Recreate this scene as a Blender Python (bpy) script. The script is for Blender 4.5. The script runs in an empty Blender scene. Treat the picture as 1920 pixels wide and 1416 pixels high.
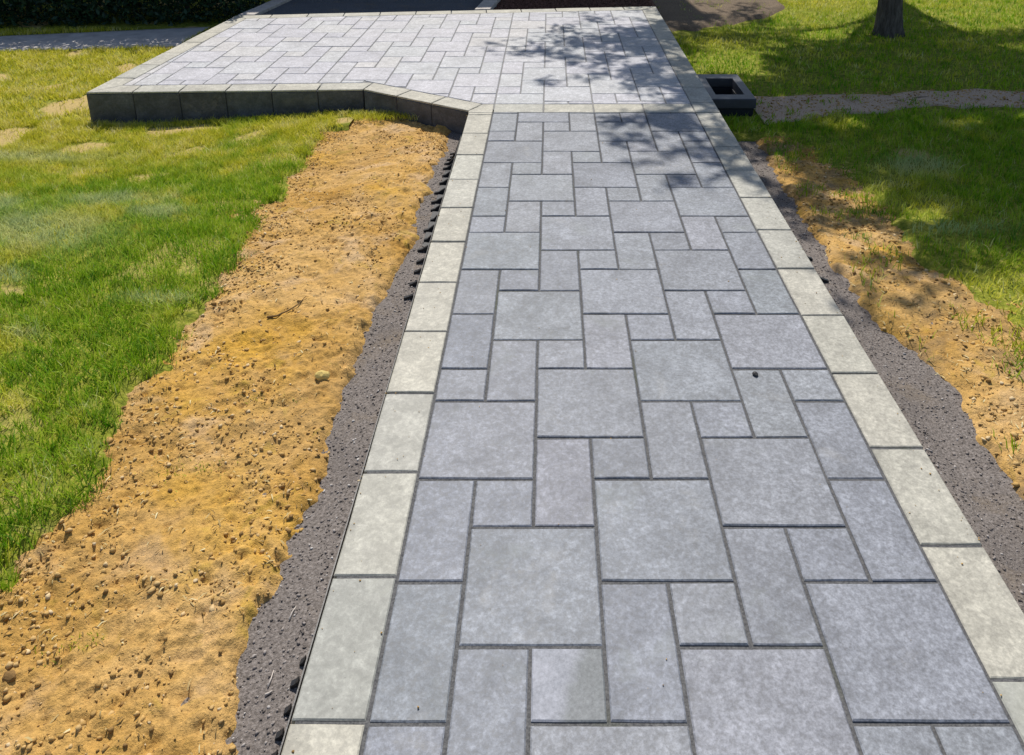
import bpy, math, random
import numpy as np
from mathutils import Vector
random.seed(7); RNG = np.random.default_rng(11)
R = math.radians
scene = bpy.context.scene
COL = scene.collection

# ------------------------------------------------------------------ camera, sky, sun, exposure
PITCH = R(18); FPX = 1522.0; PPX, PPY = 1032.0, 181.5; KS = 1.768
CAMH = KS * math.cos(PITCH)
cd = bpy.data.cameras.new('camera'); cam = bpy.data.objects.new('camera', cd); COL.objects.link(cam)
cam.location = (0, 0, CAMH); cam.rotation_euler = (R(90) - PITCH, 0, 0)
cd.sensor_width = 36; cd.lens = FPX / 1920 * 36
cd.shift_x = -(PPX - 960) / 1920; cd.shift_y = -(708 - PPY) / 1920
cd.clip_start = 0.05; cd.clip_end = 600
scene.camera = cam

SUN_EL, SUN_AZ = 53.0, -9.0      # elevation; azimuth measured from +Y towards +X
sdir = Vector((math.sin(R(SUN_AZ)) * math.cos(R(SUN_EL)), math.cos(R(SUN_AZ)) * math.cos(R(SUN_EL)), math.sin(R(SUN_EL))))
world = bpy.data.worlds.new('World'); scene.world = world; world.use_nodes = True
wn = world.node_tree.nodes; wl = world.node_tree.links
sky = wn.new('ShaderNodeTexSky'); sky.sky_type = 'NISHITA'; sky.sun_disc = False
sky.sun_elevation = R(SUN_EL); sky.sun_rotation = R(SUN_AZ)
bg = wn['Background']; bg.inputs[1].default_value = 0.10
wl.new(sky.outputs[0], bg.inputs[0])
sd = bpy.data.lights.new('sun', 'SUN'); sd.energy = 4.4; sd.angle = R(0.53); sd.color = (1.0, 0.955, 0.88)
sun = bpy.data.objects.new('sun', sd); COL.objects.link(sun)
sun.rotation_euler = sdir.to_track_quat('Z', 'Y').to_euler()
scene.view_settings.view_transform = 'Standard'; scene.view_settings.look = 'None'
scene.view_settings.gamma = 1; scene.view_settings.exposure = 0.2
scene.view_settings.use_curve_mapping = False
scene.render.resolution_x = 1024; scene.render.resolution_y = 755

# ------------------------------------------------------------------ helpers
G = 0.1603                        # paving module in metres
def U(u): return G * u - 0.3642   # module columns -> x
def T(t): return G * t - 0.546    # module rows -> y
def pix(x, y, z):
    x = np.asarray(x, float); y = np.asarray(y, float); z = np.asarray(z, float) - CAMH
    dep = y * math.cos(PITCH) - z * math.sin(PITCH); dn = -y * math.sin(PITCH) - z * math.cos(PITCH)
    dep = np.where(dep < 0.05, 0.05, dep)
    return PPX + FPX * x / dep, PPY + FPX * dn / dep
def smooth(a, b, x):
    t = np.clip((np.asarray(x, float) - a) / (b - a), 0, 1); return t * t * (3 - 2 * t)
def hsh(ix, iy, seed):
    n = (ix.astype(np.int64) * 374761393 + iy.astype(np.int64) * 668265263 + seed * 974634777) & 0xffffffff
    n = ((n ^ (n >> 13)) * 1274126177) & 0xffffffff
    n = ((n ^ (n >> 16)) * 2246822519) & 0xffffffff
    return ((n ^ (n >> 15)) & 0xffffff) / float(0xffffff)
def vn(x, y, s=0):
    x = np.asarray(x, float); y = np.asarray(y, float)
    ix = np.floor(x); iy = np.floor(y); fx = x - ix; fy = y - iy
    fx = fx * fx * (3 - 2 * fx); fy = fy * fy * (3 - 2 * fy)
    a = hsh(ix, iy, s); b = hsh(ix + 1, iy, s); c = hsh(ix, iy + 1, s); d = hsh(ix + 1, iy + 1, s)
    return (a * (1 - fx) + b * fx) * (1 - fy) + (c * (1 - fx) + d * fx) * fy
def fbm(x, y, s=0, o=4):
    v = 0; a = 0.5; n = 0
    for i in range(o):
        v = v + a * vn(x * 2 ** i + 13.7 * i, y * 2 ** i + 7.1 * i, s + i); n += a; a *= 0.55
    return v / n
def hbase(x, y):                  # lie of the land: level with the paving base near, lower beyond
    x = np.asarray(x, float); y = np.asarray(y, float)
    left = np.where(x < 0, 1.0, 0.0)
    near = smooth(-1.15, -0.75, x) * left
    drop = np.where(x < 0, 0.12, 0.165) * (smooth(2.8, 4.7, y) * (1 - near) + smooth(4.0, 4.8, y) * near) + 0.085 * smooth(-0.8, -3.0, x) * smooth(3, 5, y) * left
    roll = 0.03 * (fbm(x * 0.5, y * 0.5, 50, 2) - 0.5) * smooth(1.2, 2.5, np.abs(x - 0.3))
    return -0.055 - drop + roll
def P(px, py, z=None):            # a pixel of the survey photograph back onto the land (or a level)
    zz = -0.05 if z is None else z
    for i in range(12):
        dx = (px - PPX) / FPX; dy = (py - PPY) / FPX
        vy = math.cos(PITCH) - dy * math.sin(PITCH); vz = -math.sin(PITCH) - dy * math.cos(PITCH)
        s = (zz - CAMH) / vz; X = dx * s; Y = vy * s
        if z is not None: break
        zz = float(hbase(X, Y))
    return X, Y, zz
def edge(pts):                    # polyline in pixels -> x as a function of y
    q = sorted([P(a, b)[:2] for a, b in pts], key=lambda p: p[1])
    ys = np.array([p[1] for p in q]); xs = np.array([p[0] for p in q])
    return lambda y: np.interp(y, ys, xs)

def tag(o, label=None, cat=None, group=None, kind=None):
    if label: o['label'] = label
    if cat: o['category'] = cat
    if group: o['group'] = group
    if kind: o['kind'] = kind
    return o
def obj(name, me, mat=None, parent=None, loc=(0, 0, 0), rz=0):
    o = bpy.data.objects.new(name, me); COL.objects.link(o)
    if mat is not None and me is not None and not me.materials: me.materials.append(mat)
    o.location = loc; o.rotation_euler = (0, 0, rz)
    if parent is not None: o.parent = parent
    return o
def empty(name, loc=(0, 0, 0), rz=0): return obj(name, None, None, None, loc, rz)
def mesh(name, v, f, sm=False):
    me = bpy.data.meshes.new(name); me.from_pydata([tuple(p) for p in v], [], [tuple(q) for q in f]); me.update()
    if sm: me.polygons.foreach_set('use_smooth', [True] * len(me.polygons))
    return me
def npmesh(name, V, F, sm=False, attrs=None):       # V (n,3), F (m,k) same-size faces
    me = bpy.data.meshes.new(name); V = np.asarray(V, np.float32); F = np.asarray(F, np.int32)
    k = F.shape[1]
    me.vertices.add(len(V)); me.vertices.foreach_set('co', V.ravel())
    me.loops.add(F.size); me.loops.foreach_set('vertex_index', F.ravel())
    me.polygons.add(len(F)); me.polygons.foreach_set('loop_start', np.arange(0, F.size, k, dtype=np.int32))
    try: me.polygons.foreach_set('loop_total', np.full(len(F), k, np.int32))
    except Exception: pass
    if sm: me.polygons.foreach_set('use_smooth', np.ones(len(F), bool))
    for n, a in (attrs or {}).items():
        at = me.attributes.new(n, 'FLOAT', 'POINT'); at.data.foreach_set('value', np.asarray(a, np.float32))
    me.update(calc_edges=True); me.validate(); return me
class MB:
    def __init__(s): s.v = []; s.f = []
    def add(s, v, f):
        n = len(s.v); s.v += [tuple(p) for p in v]; s.f += [tuple(i + n for i in q) for q in f]; return s
    def box(s, x0, x1, y0, y1, z0, z1):
        v = [(x, y, z) for z in (z0, z1) for y in (y0, y1) for x in (x0, x1)]
        return s.add(v, [(0, 2, 3, 1), (4, 5, 7, 6), (0, 1, 5, 4), (2, 6, 7, 3), (0, 4, 6, 2), (1, 3, 7, 5)])
    def prism(s, poly, z0, z1):
        n = len(poly); v = [(x, y, z0) for x, y in poly] + [(x, y, z1) for x, y in poly]
        f = [tuple(range(n - 1, -1, -1)), tuple(range(n, 2 * n))] + [(i, (i + 1) % n, (i + 1) % n + n, i + n) for i in range(n)]
        return s.add(v, f)
    def tube(s, pts, rad, n=10, cap=True):
        pts = [Vector(p) for p in pts]; base = len(s.v)
        for i, p in enumerate(pts):
            d = (pts[min(i + 1, len(pts) - 1)] - pts[max(i - 1, 0)]).normalized()
            a = d.orthogonal().normalized() if i == 0 else (a - d * a.dot(d)).normalized()
            b = d.cross(a)
            for k in range(n):
                t = 2 * math.pi * k / n; s.v.append(tuple(p + (a * math.cos(t) + b * math.sin(t)) * rad[i]))
        for i in range(len(pts) - 1):
            for k in range(n):
                q = base + i * n; s.f.append((q + k, q + (k + 1) % n, q + n + (k + 1) % n, q + n + k))
        if cap:
            s.f.append(tuple(base + k for k in range(n - 1, -1, -1))); q = base + (len(pts) - 1) * n
            s.f.append(tuple(q + k for k in range(n)))
        return s
    def mesh(s, name, sm=False): return mesh(name, s.v, s.f, sm)

# ------------------------------------------------------------------ materials
class NT:
    def __init__(s, name, rough=0.8, spec=0.4):
        s.m = bpy.data.materials.new(name); s.m.use_nodes = True
        s.n = s.m.node_tree.nodes; s.l = s.m.node_tree.links; s.b = s.n['Principled BSDF']
        s.b.inputs['Roughness'].default_value = rough; s.b.inputs['Specular IOR Level'].default_value = spec
    def node(s, t, **kw):
        n = s.n.new(t)
        for k, v in kw.items(): setattr(n, k, v)
        return n
    def link(s, a, b): s.l.new(a, b)
    def coord(s, rnd=False, scale=None):
        tc = s.node('ShaderNodeTexCoord'); o = tc.outputs['Object']
        if rnd:
            oi = s.node('ShaderNodeObjectInfo'); mp = s.node('ShaderNodeVectorMath', operation='SCALE')
            cmb = s.node('ShaderNodeCombineXYZ')
            s.link(oi.outputs['Random'], cmb.inputs[0]); s.link(oi.outputs['Random'], cmb.inputs[1]); cmb.inputs[2].default_value = 0.31
            s.link(cmb.outputs[0], mp.inputs[0]); mp.inputs['Scale'].default_value = 57.0
            ad = s.node('ShaderNodeVectorMath', operation='ADD'); s.link(o, ad.inputs[0]); s.link(mp.outputs[0], ad.inputs[1]); o = ad.outputs[0]
        if scale:
            m2 = s.node('ShaderNodeVectorMath', operation='MULTIPLY'); s.link(o, m2.inputs[0]); m2.inputs[1].default_value = scale; o = m2.outputs[0]
        return o
    def noise(s, co, scale, detail=4, rough=0.6, dist=0):
        n = s.node('ShaderNodeTexNoise'); n.inputs['Scale'].default_value = scale; n.inputs['Detail'].default_value = detail
        n.inputs['Roughness'].default_value = rough; n.inputs['Distortion'].default_value = dist; s.link(co, n.inputs['Vector']); return n.outputs['Fac']
    def ramp(s, fac, stops, interp='LINEAR'):
        r = s.node('ShaderNodeValToRGB'); cr = r.color_ramp; cr.interpolation = interp
        while len(cr.elements) < len(stops): cr.elements.new(0.5)
        for e, (p, c) in zip(cr.elements, stops):
            e.position = p; e.color = (c, c, c, 1) if isinstance(c, (int, float)) else (*c, 1)
        s.link(fac, r.inputs[0]); return r.outputs[0]
    def mix(s, fac, a, b, mode='MIX'):
        m = s.node('ShaderNodeMix', data_type='RGBA', blend_type=mode)
        for i, x in ((0, fac), (6, a), (7, b)):
            if hasattr(x, 'is_output') or hasattr(x, 'node'): s.link(x, m.inputs[i])
            elif isinstance(x, (int, float)): m.inputs[i].default_value = x if i == 0 else (x, x, x, 1)
            else: m.inputs[i].default_value = (*x, 1)
        return m.outputs[2]
    def bump(s, h, st, dist=0.01, prev=None):
        b = s.node('ShaderNodeBump'); b.inputs['Strength'].default_value = st; b.inputs['Distance'].default_value = dist
        s.link(h, b.inputs['Height'])
        if prev is not None: s.link(prev, b.inputs['Normal'])
        s.link(b.outputs[0], s.b.inputs['Normal']); return b.outputs[0]
    def color(s, c): s.link(c, s.b.inputs['Base Color'])
def attr(nt, name):
    a = nt.node('ShaderNodeAttribute'); a.attribute_name = name; return a.outputs['Fac']

def stone_mat(name, tints, lo, hi, grain=0.5, stain=None, bumps=0.35, streak=(1, 1, 1)):
    t = NT(name, 0.62, 0.45); co = t.coord(True, streak)
    oi = t.node('ShaderNodeObjectInfo')
    base = t.ramp(oi.outputs['Random'], [(i / (len(tints) - 1), c) for i, c in enumerate(tints)])
    mott = t.ramp(t.noise(co, 7, 5, 0.62, 0.4), [(0.30, lo), (0.70, hi)])
    c = t.mix(1.0, base, mott, 'MULTIPLY')
    fine = t.noise(co, 95, 4, 0.75)
    c = t.mix(grain, c, t.ramp(fine, [(0.36, 0.42), (0.5, 1.0), (0.64, 1.75)]), 'MULTIPLY')
    sp = t.noise(co, 38, 5, 0.7, 0.5)
    c = t.mix(1.0, c, t.ramp(sp, [(0.35, 0.86), (0.5, 1.0), (0.70, 1.32)]), 'MULTIPLY')
    dst = t.noise(co, 4.5, 6, 0.7, 0.3)
    c = t.mix(t.ramp(dst, [(0.60, 0.0), (0.80, 0.35)]), c, (0.40, 0.375, 0.33))
    dk = t.noise(co, 210, 2, 0.5)
    c = t.mix(t.ramp(dk, [(0.70, 0.0), (0.76, 0.5)]), c, (0.10, 0.10, 0.10))
    if stain:
        c = t.mix(t.ramp(t.noise(co, 3.3, 4, 0.6, 0.8), [(0.60, 0.0), (0.78, stain[1])]), c, stain[0])
    t.color(c)
    n1 = t.bump(t.noise(co, 14, 5, 0.6), bumps, 0.006)
    t.bump(fine, bumps, 0.0025, n1)
    t.link(t.ramp(fine, [(0.3, 0.55), (0.7, 0.8)]), t.b.inputs['Roughness'])
    return t.m
M = {}
M['paver'] = stone_mat('slate_grey_concrete', [(0.176, 0.185, 0.210), (0.210, 0.218, 0.243), (0.190, 0.204, 0.220), (0.222, 0.224, 0.250), (0.203, 0.214, 0.230), (0.182, 0.190, 0.212), (0.232, 0.238, 0.254)],
                       0.78, 1.16, 0.55, ((0.185, 0.20, 0.185), 0.5))
M['border'] = stone_mat('pale_buff_concrete', [(0.35, 0.33, 0.275), (0.39, 0.368, 0.305), (0.325, 0.318, 0.28), (0.375, 0.352, 0.288), (0.34, 0.334, 0.29)], 0.80, 1.14, 0.34,
                        ((0.33, 0.315, 0.26), 0.4), 0.2)
M['grey_border'] = stone_mat('weathered_grey_green_concrete', [(0.265, 0.265, 0.238), (0.285, 0.283, 0.25)], 0.82, 1.14, 0.32, ((0.42, 0.42, 0.34), 0.6), 0.22)
M['terrace_paver'] = stone_mat('sheen_grey_concrete', [(0.365, 0.36, 0.39), (0.40, 0.39, 0.41), (0.375, 0.38, 0.39), (0.415, 0.40, 0.395)], 0.84, 1.12, 0.35, ((0.36, 0.35, 0.31), 0.35), 0.25)  # path grey made lighter, with the far sheen put into the colour
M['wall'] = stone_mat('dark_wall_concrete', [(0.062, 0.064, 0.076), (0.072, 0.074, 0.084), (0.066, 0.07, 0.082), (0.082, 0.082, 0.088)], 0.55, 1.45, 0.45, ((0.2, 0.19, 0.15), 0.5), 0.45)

def joint_mat():
    t = NT('joint_sand', 0.95, 0.2); co = t.coord()
    c = t.ramp(t.noise(co, 160, 3, 0.7), [(0.3, (0.055, 0.055, 0.058)), (0.7, (0.15, 0.148, 0.145))])
    c = t.mix(t.ramp(t.noise(co, 2.5, 4, 0.6), [(0.58, 0), (0.7, 0.6)]), c, (0.075, 0.085, 0.045))
    t.color(c); t.bump(t.noise(co, 220, 2), 0.5, 0.003); return t.m
M['joint'] = joint_mat()
M['pale_joint'] = None

def stained():
    t = NT('slate_grey_concrete_with_green_stain', 0.65, 0.4); co = t.coord()
    c = t.ramp(t.noise(co, 9, 5, 0.65, 0.4), [(0.3, (0.19, 0.20, 0.225)), (0.7, (0.34, 0.345, 0.385))])
    sx = t.node('ShaderNodeSeparateXYZ'); t.link(co, sx.inputs[0])
    a = t.node('ShaderNodeMath', operation='MULTIPLY_ADD'); t.link(sx.outputs[1], a.inputs[0]); a.inputs[1].default_value = -0.32; t.link(sx.outputs[0], a.inputs[2])
    b = t.node('ShaderNodeMath', operation='ADD'); t.link(a.outputs[0], b.inputs[0]); b.inputs[1].default_value = 0.48
    n = t.noise(co, 26, 5, 0.7); d = t.node('ShaderNodeMath', operation='MULTIPLY_ADD'); t.link(n, d.inputs[0]); d.inputs[1].default_value = 0.06; t.link(b.outputs[0], d.inputs[2])
    c = t.mix(t.ramp(d.outputs[0], [(0.500, 0), (0.530, 0.75)]), c, (0.135, 0.145, 0.14))
    c = t.mix(0.5, c, t.ramp(t.noise(co, 95, 4, 0.75), [(0.34, 0.55), (0.5, 1), (0.68, 1.5)]), 'MULTIPLY')
    t.color(c); t.bump(t.noise(co, 60, 4, 0.7), 0.4, 0.003); return t.m
M['stained'] = stained()

def soil_mat(name='dry_sandy_soil', brown=0.0):
    t = NT(name, 0.95, 0.15); co = t.coord()
    c = t.ramp(t.noise(co, 2.2, 5, 0.6, 0.6), [(0.28, (0.40, 0.215, 0.045)), (0.43, (0.50, 0.29, 0.078)), (0.58, (0.575, 0.355, 0.125)), (0.75, (0.54, 0.37, 0.20))])
    c = t.mix(t.ramp(t.noise(co, 1.5, 4, 0.55), [(0.52, 0), (0.66, 0.7)]), c, (0.58, 0.325, 0.03))
    c = t.mix(0.75, c, t.ramp(t.noise(co, 55, 5, 0.75), [(0.32, 0.55), (0.5, 1.0), (0.66, 1.3)]), 'MULTIPLY')
    c = t.mix(t.ramp(t.noise(co, 30, 4, 0.7), [(0.62, 0), (0.70, 0.6)]), c, (0.20, 0.115, 0.035))
    c = t.mix(t.ramp(t.noise(co, 4.2, 3, 0.55, 0.5), [(0.56, 0), (0.68, 0.5)]), c, (0.62, 0.44, 0.27))
    c = t.mix(t.ramp(t.noise(co, 7.5, 3, 0.6, 0.8), [(0.60, 0), (0.70, 0.55)]), c, (0.42, 0.29, 0.035))
    c = t.mix(t.ramp(t.noise(co, 3.1, 5, 0.65, 0.5), [(0.45, 0), (0.62, 0.24 + brown)]), c, (0.33, 0.225, 0.135) if not brown else (0.21, 0.155, 0.10))
    t.color(c); n1 = t.bump(t.noise(co, 30, 6, 0.72), 1.0, 0.014); t.bump(t.noise(co, 140, 3, 0.7), 0.6, 0.004, n1); return t.m
M['soil'] = soil_mat(); M['soil_brown'] = soil_mat('brown_and_sandy_soil', 0.42)
def clod_mat():
    t = NT('soil_clod', 0.95, 0.1); co = t.coord()
    c = t.ramp(attr(t, 'rnd'), [(0, (0.22, 0.13, 0.05)), (0.25, (0.42, 0.255, 0.085)), (0.6, (0.52, 0.325, 0.115)), (0.9, (0.56, 0.38, 0.17)), (1, (0.66, 0.52, 0.32))])
    c = t.mix(0.5, c, t.ramp(t.noise(co, 150, 3), [(0.3, 0.7), (0.7, 1.25)]), 'MULTIPLY'); t.color(c)
    t.bump(t.noise(co, 170, 3), 0.6, 0.003); return t.m
M['clod'] = clod_mat()
def litter_mat():
    t = NT('dry_litter', 0.9, 0.15); t.color(t.ramp(attr(t, 'rnd'), [(0, (0.12, 0.07, 0.025)), (0.4, (0.30, 0.19, 0.07)), (0.8, (0.52, 0.40, 0.18)), (1, (0.66, 0.58, 0.34))])); return t.m
M['litter'] = litter_mat()
def gravel_mat(name, a, b, c3):
    t = NT(name, 0.92, 0.2); co = t.coord()
    c = t.ramp(t.noise(co, 130, 4, 0.75), [(0.33, a), (0.5, b), (0.68, c3)])
    c = t.mix(t.ramp(t.noise(co, 3.5, 4, 0.6), [(0.5, 0), (0.72, 0.55)]), c, tuple(x * 0.72 for x in b))
    c = t.mix(t.ramp(t.noise(co, 5.5, 4, 0.6, 0.5), [(0.56, 0), (0.72, 0.35)]), c, (0.22, 0.16, 0.09))
    t.color(c); t.bump(t.noise(co, 120, 4, 0.7), 0.9, 0.006); return t.m
M['gravel'] = gravel_mat('crushed_stone_fines', (0.085, 0.072, 0.062), (0.180, 0.155, 0.138), (0.30, 0.265, 0.24))
def chip_mat():
    t = NT('stone_chip', 0.85, 0.3)
    t.color(t.ramp(attr(t, 'rnd'), [(0, (0.10, 0.085, 0.075)), (0.5, (0.20, 0.172, 0.155)), (0.9, (0.30, 0.265, 0.24)), (1, (0.5, 0.47, 0.44))])); return t.m
M['chip'] = chip_mat()
def lawnbase_mat():
    t = NT('lawn_thatch', 0.95, 0.1); co = t.coord()
    c = t.ramp(t.noise(co, 30, 5, 0.7), [(0.3, (0.07, 0.11, 0.012)), (0.55, (0.24, 0.25, 0.03)), (0.75, (0.48, 0.40, 0.12))])
    c = t.mix(t.ramp(attr(t, 'bare'), [(0.35, 0), (0.8, 0.85)]), c, (0.50, 0.36, 0.16))
    t.color(c); t.bump(t.noise(co, 50, 4), 0.8, 0.015); return t.m
M['lawnbase'] = lawnbase_mat()
def grass_mat():
    t = NT('grass_blade', 0.7, 0.08); co = t.coord()
    g = t.ramp(attr(t, 'rnd'), [(0, (0.075, 0.235, 0.004)), (0.35, (0.19, 0.39, 0.006)), (0.7, (0.32, 0.48, 0.010)), (0.92, (0.46, 0.56, 0.04)), (1, (0.55, 0.62, 0.22))])
    d = t.ramp(attr(t, 'rnd'), [(0, (0.50, 0.50, 0.02)), (0.4, (0.72, 0.66, 0.05)), (0.8, (0.80, 0.70, 0.18)), (1, (0.84, 0.78, 0.42))])
    c = t.mix(attr(t, 'dry'), g, d); c = t.mix(attr(t, 'pale'), c, (0.62, 0.66, 0.36)); t.color(c)  # dry tints withered blades and also the painted sun patches
    ge = t.node('ShaderNodeNewGeometry'); vm = t.node('ShaderNodeVectorMath', operation='MULTIPLY_ADD'); t.link(ge.outputs['Normal'], vm.inputs[0])
    vm.inputs[1].default_value = (0.5, 0.5, 0.5); vm.inputs[2].default_value = (0, 0, 0.6)
    nz = t.node('ShaderNodeVectorMath', operation='NORMALIZE'); t.link(vm.outputs[0], nz.inputs[0]); t.link(nz.outputs[0], t.b.inputs['Normal'])
    tr = t.node('ShaderNodeBsdfTranslucent'); t.link(c, tr.inputs[0])
    mx = t.node('ShaderNodeMixShader'); mx.inputs[0].default_value = 0.40
    t.link(t.b.outputs[0], mx.inputs[1]); t.link(tr.outputs[0], mx.inputs[2])
    t.link(mx.outputs[0], t.n['Material Output'].inputs[0]); return t.m
M['grass'] = grass_mat()
def leaf_mat(name, lo, hi, tr_=0.3):
    t = NT(name, 0.5, 0.35); c = t.ramp(attr(t, 'rnd'), [(0, lo), (1, hi)]); t.color(c)
    tr = t.node('ShaderNodeBsdfTranslucent'); t.link(c, tr.inputs[0]); mx = t.node('ShaderNodeMixShader'); mx.inputs[0].default_value = tr_
    t.link(t.b.outputs[0], mx.inputs[1]); t.link(tr.outputs[0], mx.inputs[2]); t.link(mx.outputs[0], t.n['Material Output'].inputs[0]); return t.m
M['leaf'] = leaf_mat('maple_leaf', (0.035, 0.075, 0.012), (0.09, 0.14, 0.025))
M['hedgeleaf'] = leaf_mat('dark_evergreen_leaf', (0.008, 0.026, 0.014), (0.022, 0.062, 0.026), 0.1)
def bark():
    t = NT('bark', 0.9, 0.2); co = t.coord(False, (1, 1, 0.18)); f = t.noise(co, 38, 5, 0.7, 0.6)
    t.color(t.ramp(f, [(0.3, (0.045, 0.037, 0.032)), (0.55, (0.13, 0.112, 0.10)), (0.75, (0.21, 0.19, 0.175))])); t.bump(f, 1.0, 0.03); return t.m
M['bark'] = bark()
def plain(name, c, rough=0.6, var=0.2, sc=20, spec=0.4, bs=0.2):
    t = NT(name, rough, spec); co = t.coord()
    t.color(t.ramp(t.noise(co, sc, 5, 0.65), [(0.3, tuple(x * (1 - var) for x in c)), (0.7, tuple(min(1, x * (1 + var)) for x in c))]))
    t.bump(t.noise(co, sc * 4, 3), bs, 0.004); return t.m
M['plastic'] = plain('black_plastic', (0.018, 0.018, 0.02), 0.45, 0.3, 30)
M['box'] = plain('dark_grey_plastic', (0.05, 0.052, 0.062), 0.5, 0.25, 14)
M['boxin'] = plain('near_black_box_plastic', (0.012, 0.013, 0.02), 0.7)  # near-black for the box's body and bottom, darker than its rim
M['asphalt'] = gravel_mat('asphalt', (0.045, 0.052, 0.062), (0.09, 0.10, 0.118), (0.17, 0.18, 0.20))
M['concrete'] = plain('worn_concrete', (0.46, 0.42, 0.385), 0.85, 0.22, 9, 0.3, 0.4)
M['sidepath'] = gravel_mat('worn_dirt_path', (0.30, 0.19, 0.12), (0.52, 0.37, 0.26), (0.64, 0.50, 0.37))
M['leafmould'] = gravel_mat('leaf_mould', (0.06, 0.04, 0.025), (0.15, 0.11, 0.075), (0.30, 0.23, 0.15))
M['mulch'] = plain('mulch_bed', (0.13, 0.065, 0.048), 0.95, 0.5, 40, 0.1, 1.0)
M['pale_joint'] = plain('pale_joint_sand', (0.22, 0.215, 0.21), 0.95, 0.3, 60)
M['rock'] = plain('yellow_sandstone', (0.62, 0.46, 0.15), 0.9, 0.2, 60, 0.2, 0.6)
M['dark_pebble'] = plain('dark_pebble', (0.03, 0.028, 0.028), 0.6)
M['twig'] = plain('dry_twig', (0.17, 0.10, 0.035), 0.85, 0.3, 90)
M['straw'] = plain('pale_dry_straw', (0.52, 0.46, 0.40), 0.85, 0.2, 90)
M['added_house'] = plain('cream_render', (0.55, 0.52, 0.46), 0.9, 0.08, 4)
M['roof'] = plain('roof_shingle', (0.09, 0.085, 0.085), 0.9, 0.3, 12)
M['white'] = plain('white_paint', (0.75, 0.75, 0.73), 0.5, 0.04)
M['glass'] = plain('window_glass', (0.03, 0.035, 0.04), 0.06, 0.1, 2, 0.6, 0.0)
M['door'] = plain('brown_door_paint', (0.14, 0.05, 0.03), 0.45, 0.15)
M['far'] = plain('far_lawn', (0.06, 0.085, 0.02), 0.95, 0.3, 0.6)

# ------------------------------------------------------------------ boundaries surveyed on the ground
curbL = lambda y: U(-0.98) + 0 * np.asarray(y, float)
curbR = lambda y: U(9.0) + 0 * np.asarray(y, float)
e_gs = edge([(430, 1416), (447, 1370), (462, 1230), (495, 1150), (530, 1085), (556, 1010), (578, 960), (612, 885), (648, 770), (668, 690), (690, 610), (722, 565), (758, 505), (784, 450), (801, 390), (816, 340), (832, 290), (850, 252)])
e_sl = edge([(-260, 1416), (-90, 1280), (22, 1122), (85, 1037), (155, 945), (218, 856), (262, 765), (335, 660), (392, 590), (440, 505), (497, 415), (548, 352), (585, 300), (612, 252), (625, 228), (640, 180)])
e_gsR = edge([(2140, 1416), (2010, 1160), (1925, 985), (1880, 905), (1830, 822), (1775, 742), (1738, 690), (1680, 640), (1618, 575), (1560, 500), (1510, 430), (1462, 350), (1430, 285), (1402, 240)])
e_slR = edge([(2500, 1416), (2250, 1060), (2040, 850), (1985, 742), (1905, 662), (1830, 590), (1750, 500), (1680, 425), (1592, 345), (1505, 285), (1440, 244), (1410, 228)])
jag = lambda y, s, a: a * (fbm(np.asarray(y, float) * 5.5, np.asarray(y, float) * 0 + s, s, 4) - 0.5)
gsL = lambda y: np.minimum(e_gs(y) + jag(y, 3, 0.07), curbL(y) - 0.02)
slL = lambda y: e_sl(y) + jag(y, 5, 0.16)
gsR = lambda y: np.maximum(e_gsR(y) + jag(y, 7, 0.07), curbR(y) + 0.02)
slR = lambda y: e_slR(y) + jag(y, 9, 0.22)

def sheet(name, x0, x1, y0, y1, step, hf, mat, keep=None, attrs=None):
    nx = int((x1 - x0) / step) + 1; ny = int((y1 - y0) / step) + 1
    X, Y = np.meshgrid(np.linspace(x0, x1, nx), np.linspace(y0, y1, ny)); Z = hf(X, Y)
    V = np.stack([X.ravel(), Y.ravel(), Z.ravel()], 1)
    i = np.arange(ny - 1)[:, None] * nx + np.arange(nx - 1)[None, :]; i = i.ravel()
    F = np.stack([i, i + 1, i + nx + 1, i + nx], 1)
    if keep is not None:
        k = keep(X, Y).ravel(); F = F[k[F].any(1)]
        used = np.unique(F); remap = np.full(len(V), -1); remap[used] = np.arange(len(used)); V = V[used]; F = remap[F]
    at = {n: f(V[:, 0], V[:, 1]) for n, f in (attrs or {}).items()}
    o = obj(name, npmesh(name, V, F, True, at), mat); return tag(o, kind='structure')
def soil_h(x, y):
    a = fbm(x * 3.2 + y * 1.3, y * 2.2 - x * 1.5, 20, 3) - 0.5
    ridges = 1 - np.abs(2 * fbm(x * 4 + y * 5.5, (y - x) * 1.7, 24, 3) - 1)
    b = fbm(x * 22, y * 22, 21, 4); c = fbm(x * 60, y * 60, 22, 3) - 0.5
    rough = 0.5 + smooth(0.4, 0.65, fbm(x * 3, y * 3, 25, 2))
    c = c * rough * 1.9
    pits = np.clip(fbm(x * 30, y * 30, 23, 2) - 0.60, 0, 1) * rough
    return hbase(x, y) + 0.035 * a + 0.030 * (ridges - 0.7) * smooth(1.9, 2.6, y) + 0.026 * (b - 0.5) + 0.007 * c - 0.028 * pits
def soilL(x, y):
    d = np.minimum(gsL(y) + 0.03 * (vn(x * 25, y * 25, 4) - 0.5) - x, 0.2)
    return soil_h(x, y) + 0.020 - 0.060 * smooth(0.05, -0.04, d)
def soilR(x, y):
    d = np.minimum(x - gsR(y) + 0.03 * (vn(x * 25, y * 25, 4) - 0.5), 0.2)
    return soil_h(x, y) + 0.020 - 0.060 * smooth(0.05, -0.04, d)
def grav_h(x, y): return hbase(x, y) + 0.019 * smooth(0.10, 0.02, np.minimum(np.abs(x - U(-0.98)), np.abs(x - U(9)))) * smooth(3.4, 2.7, y) + 0.005 * (fbm(x * 50, y * 50, 30, 3) - 0.5) + 0.008 * (fbm(x * 6, y * 6, 33, 2) - 0.5)
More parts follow.
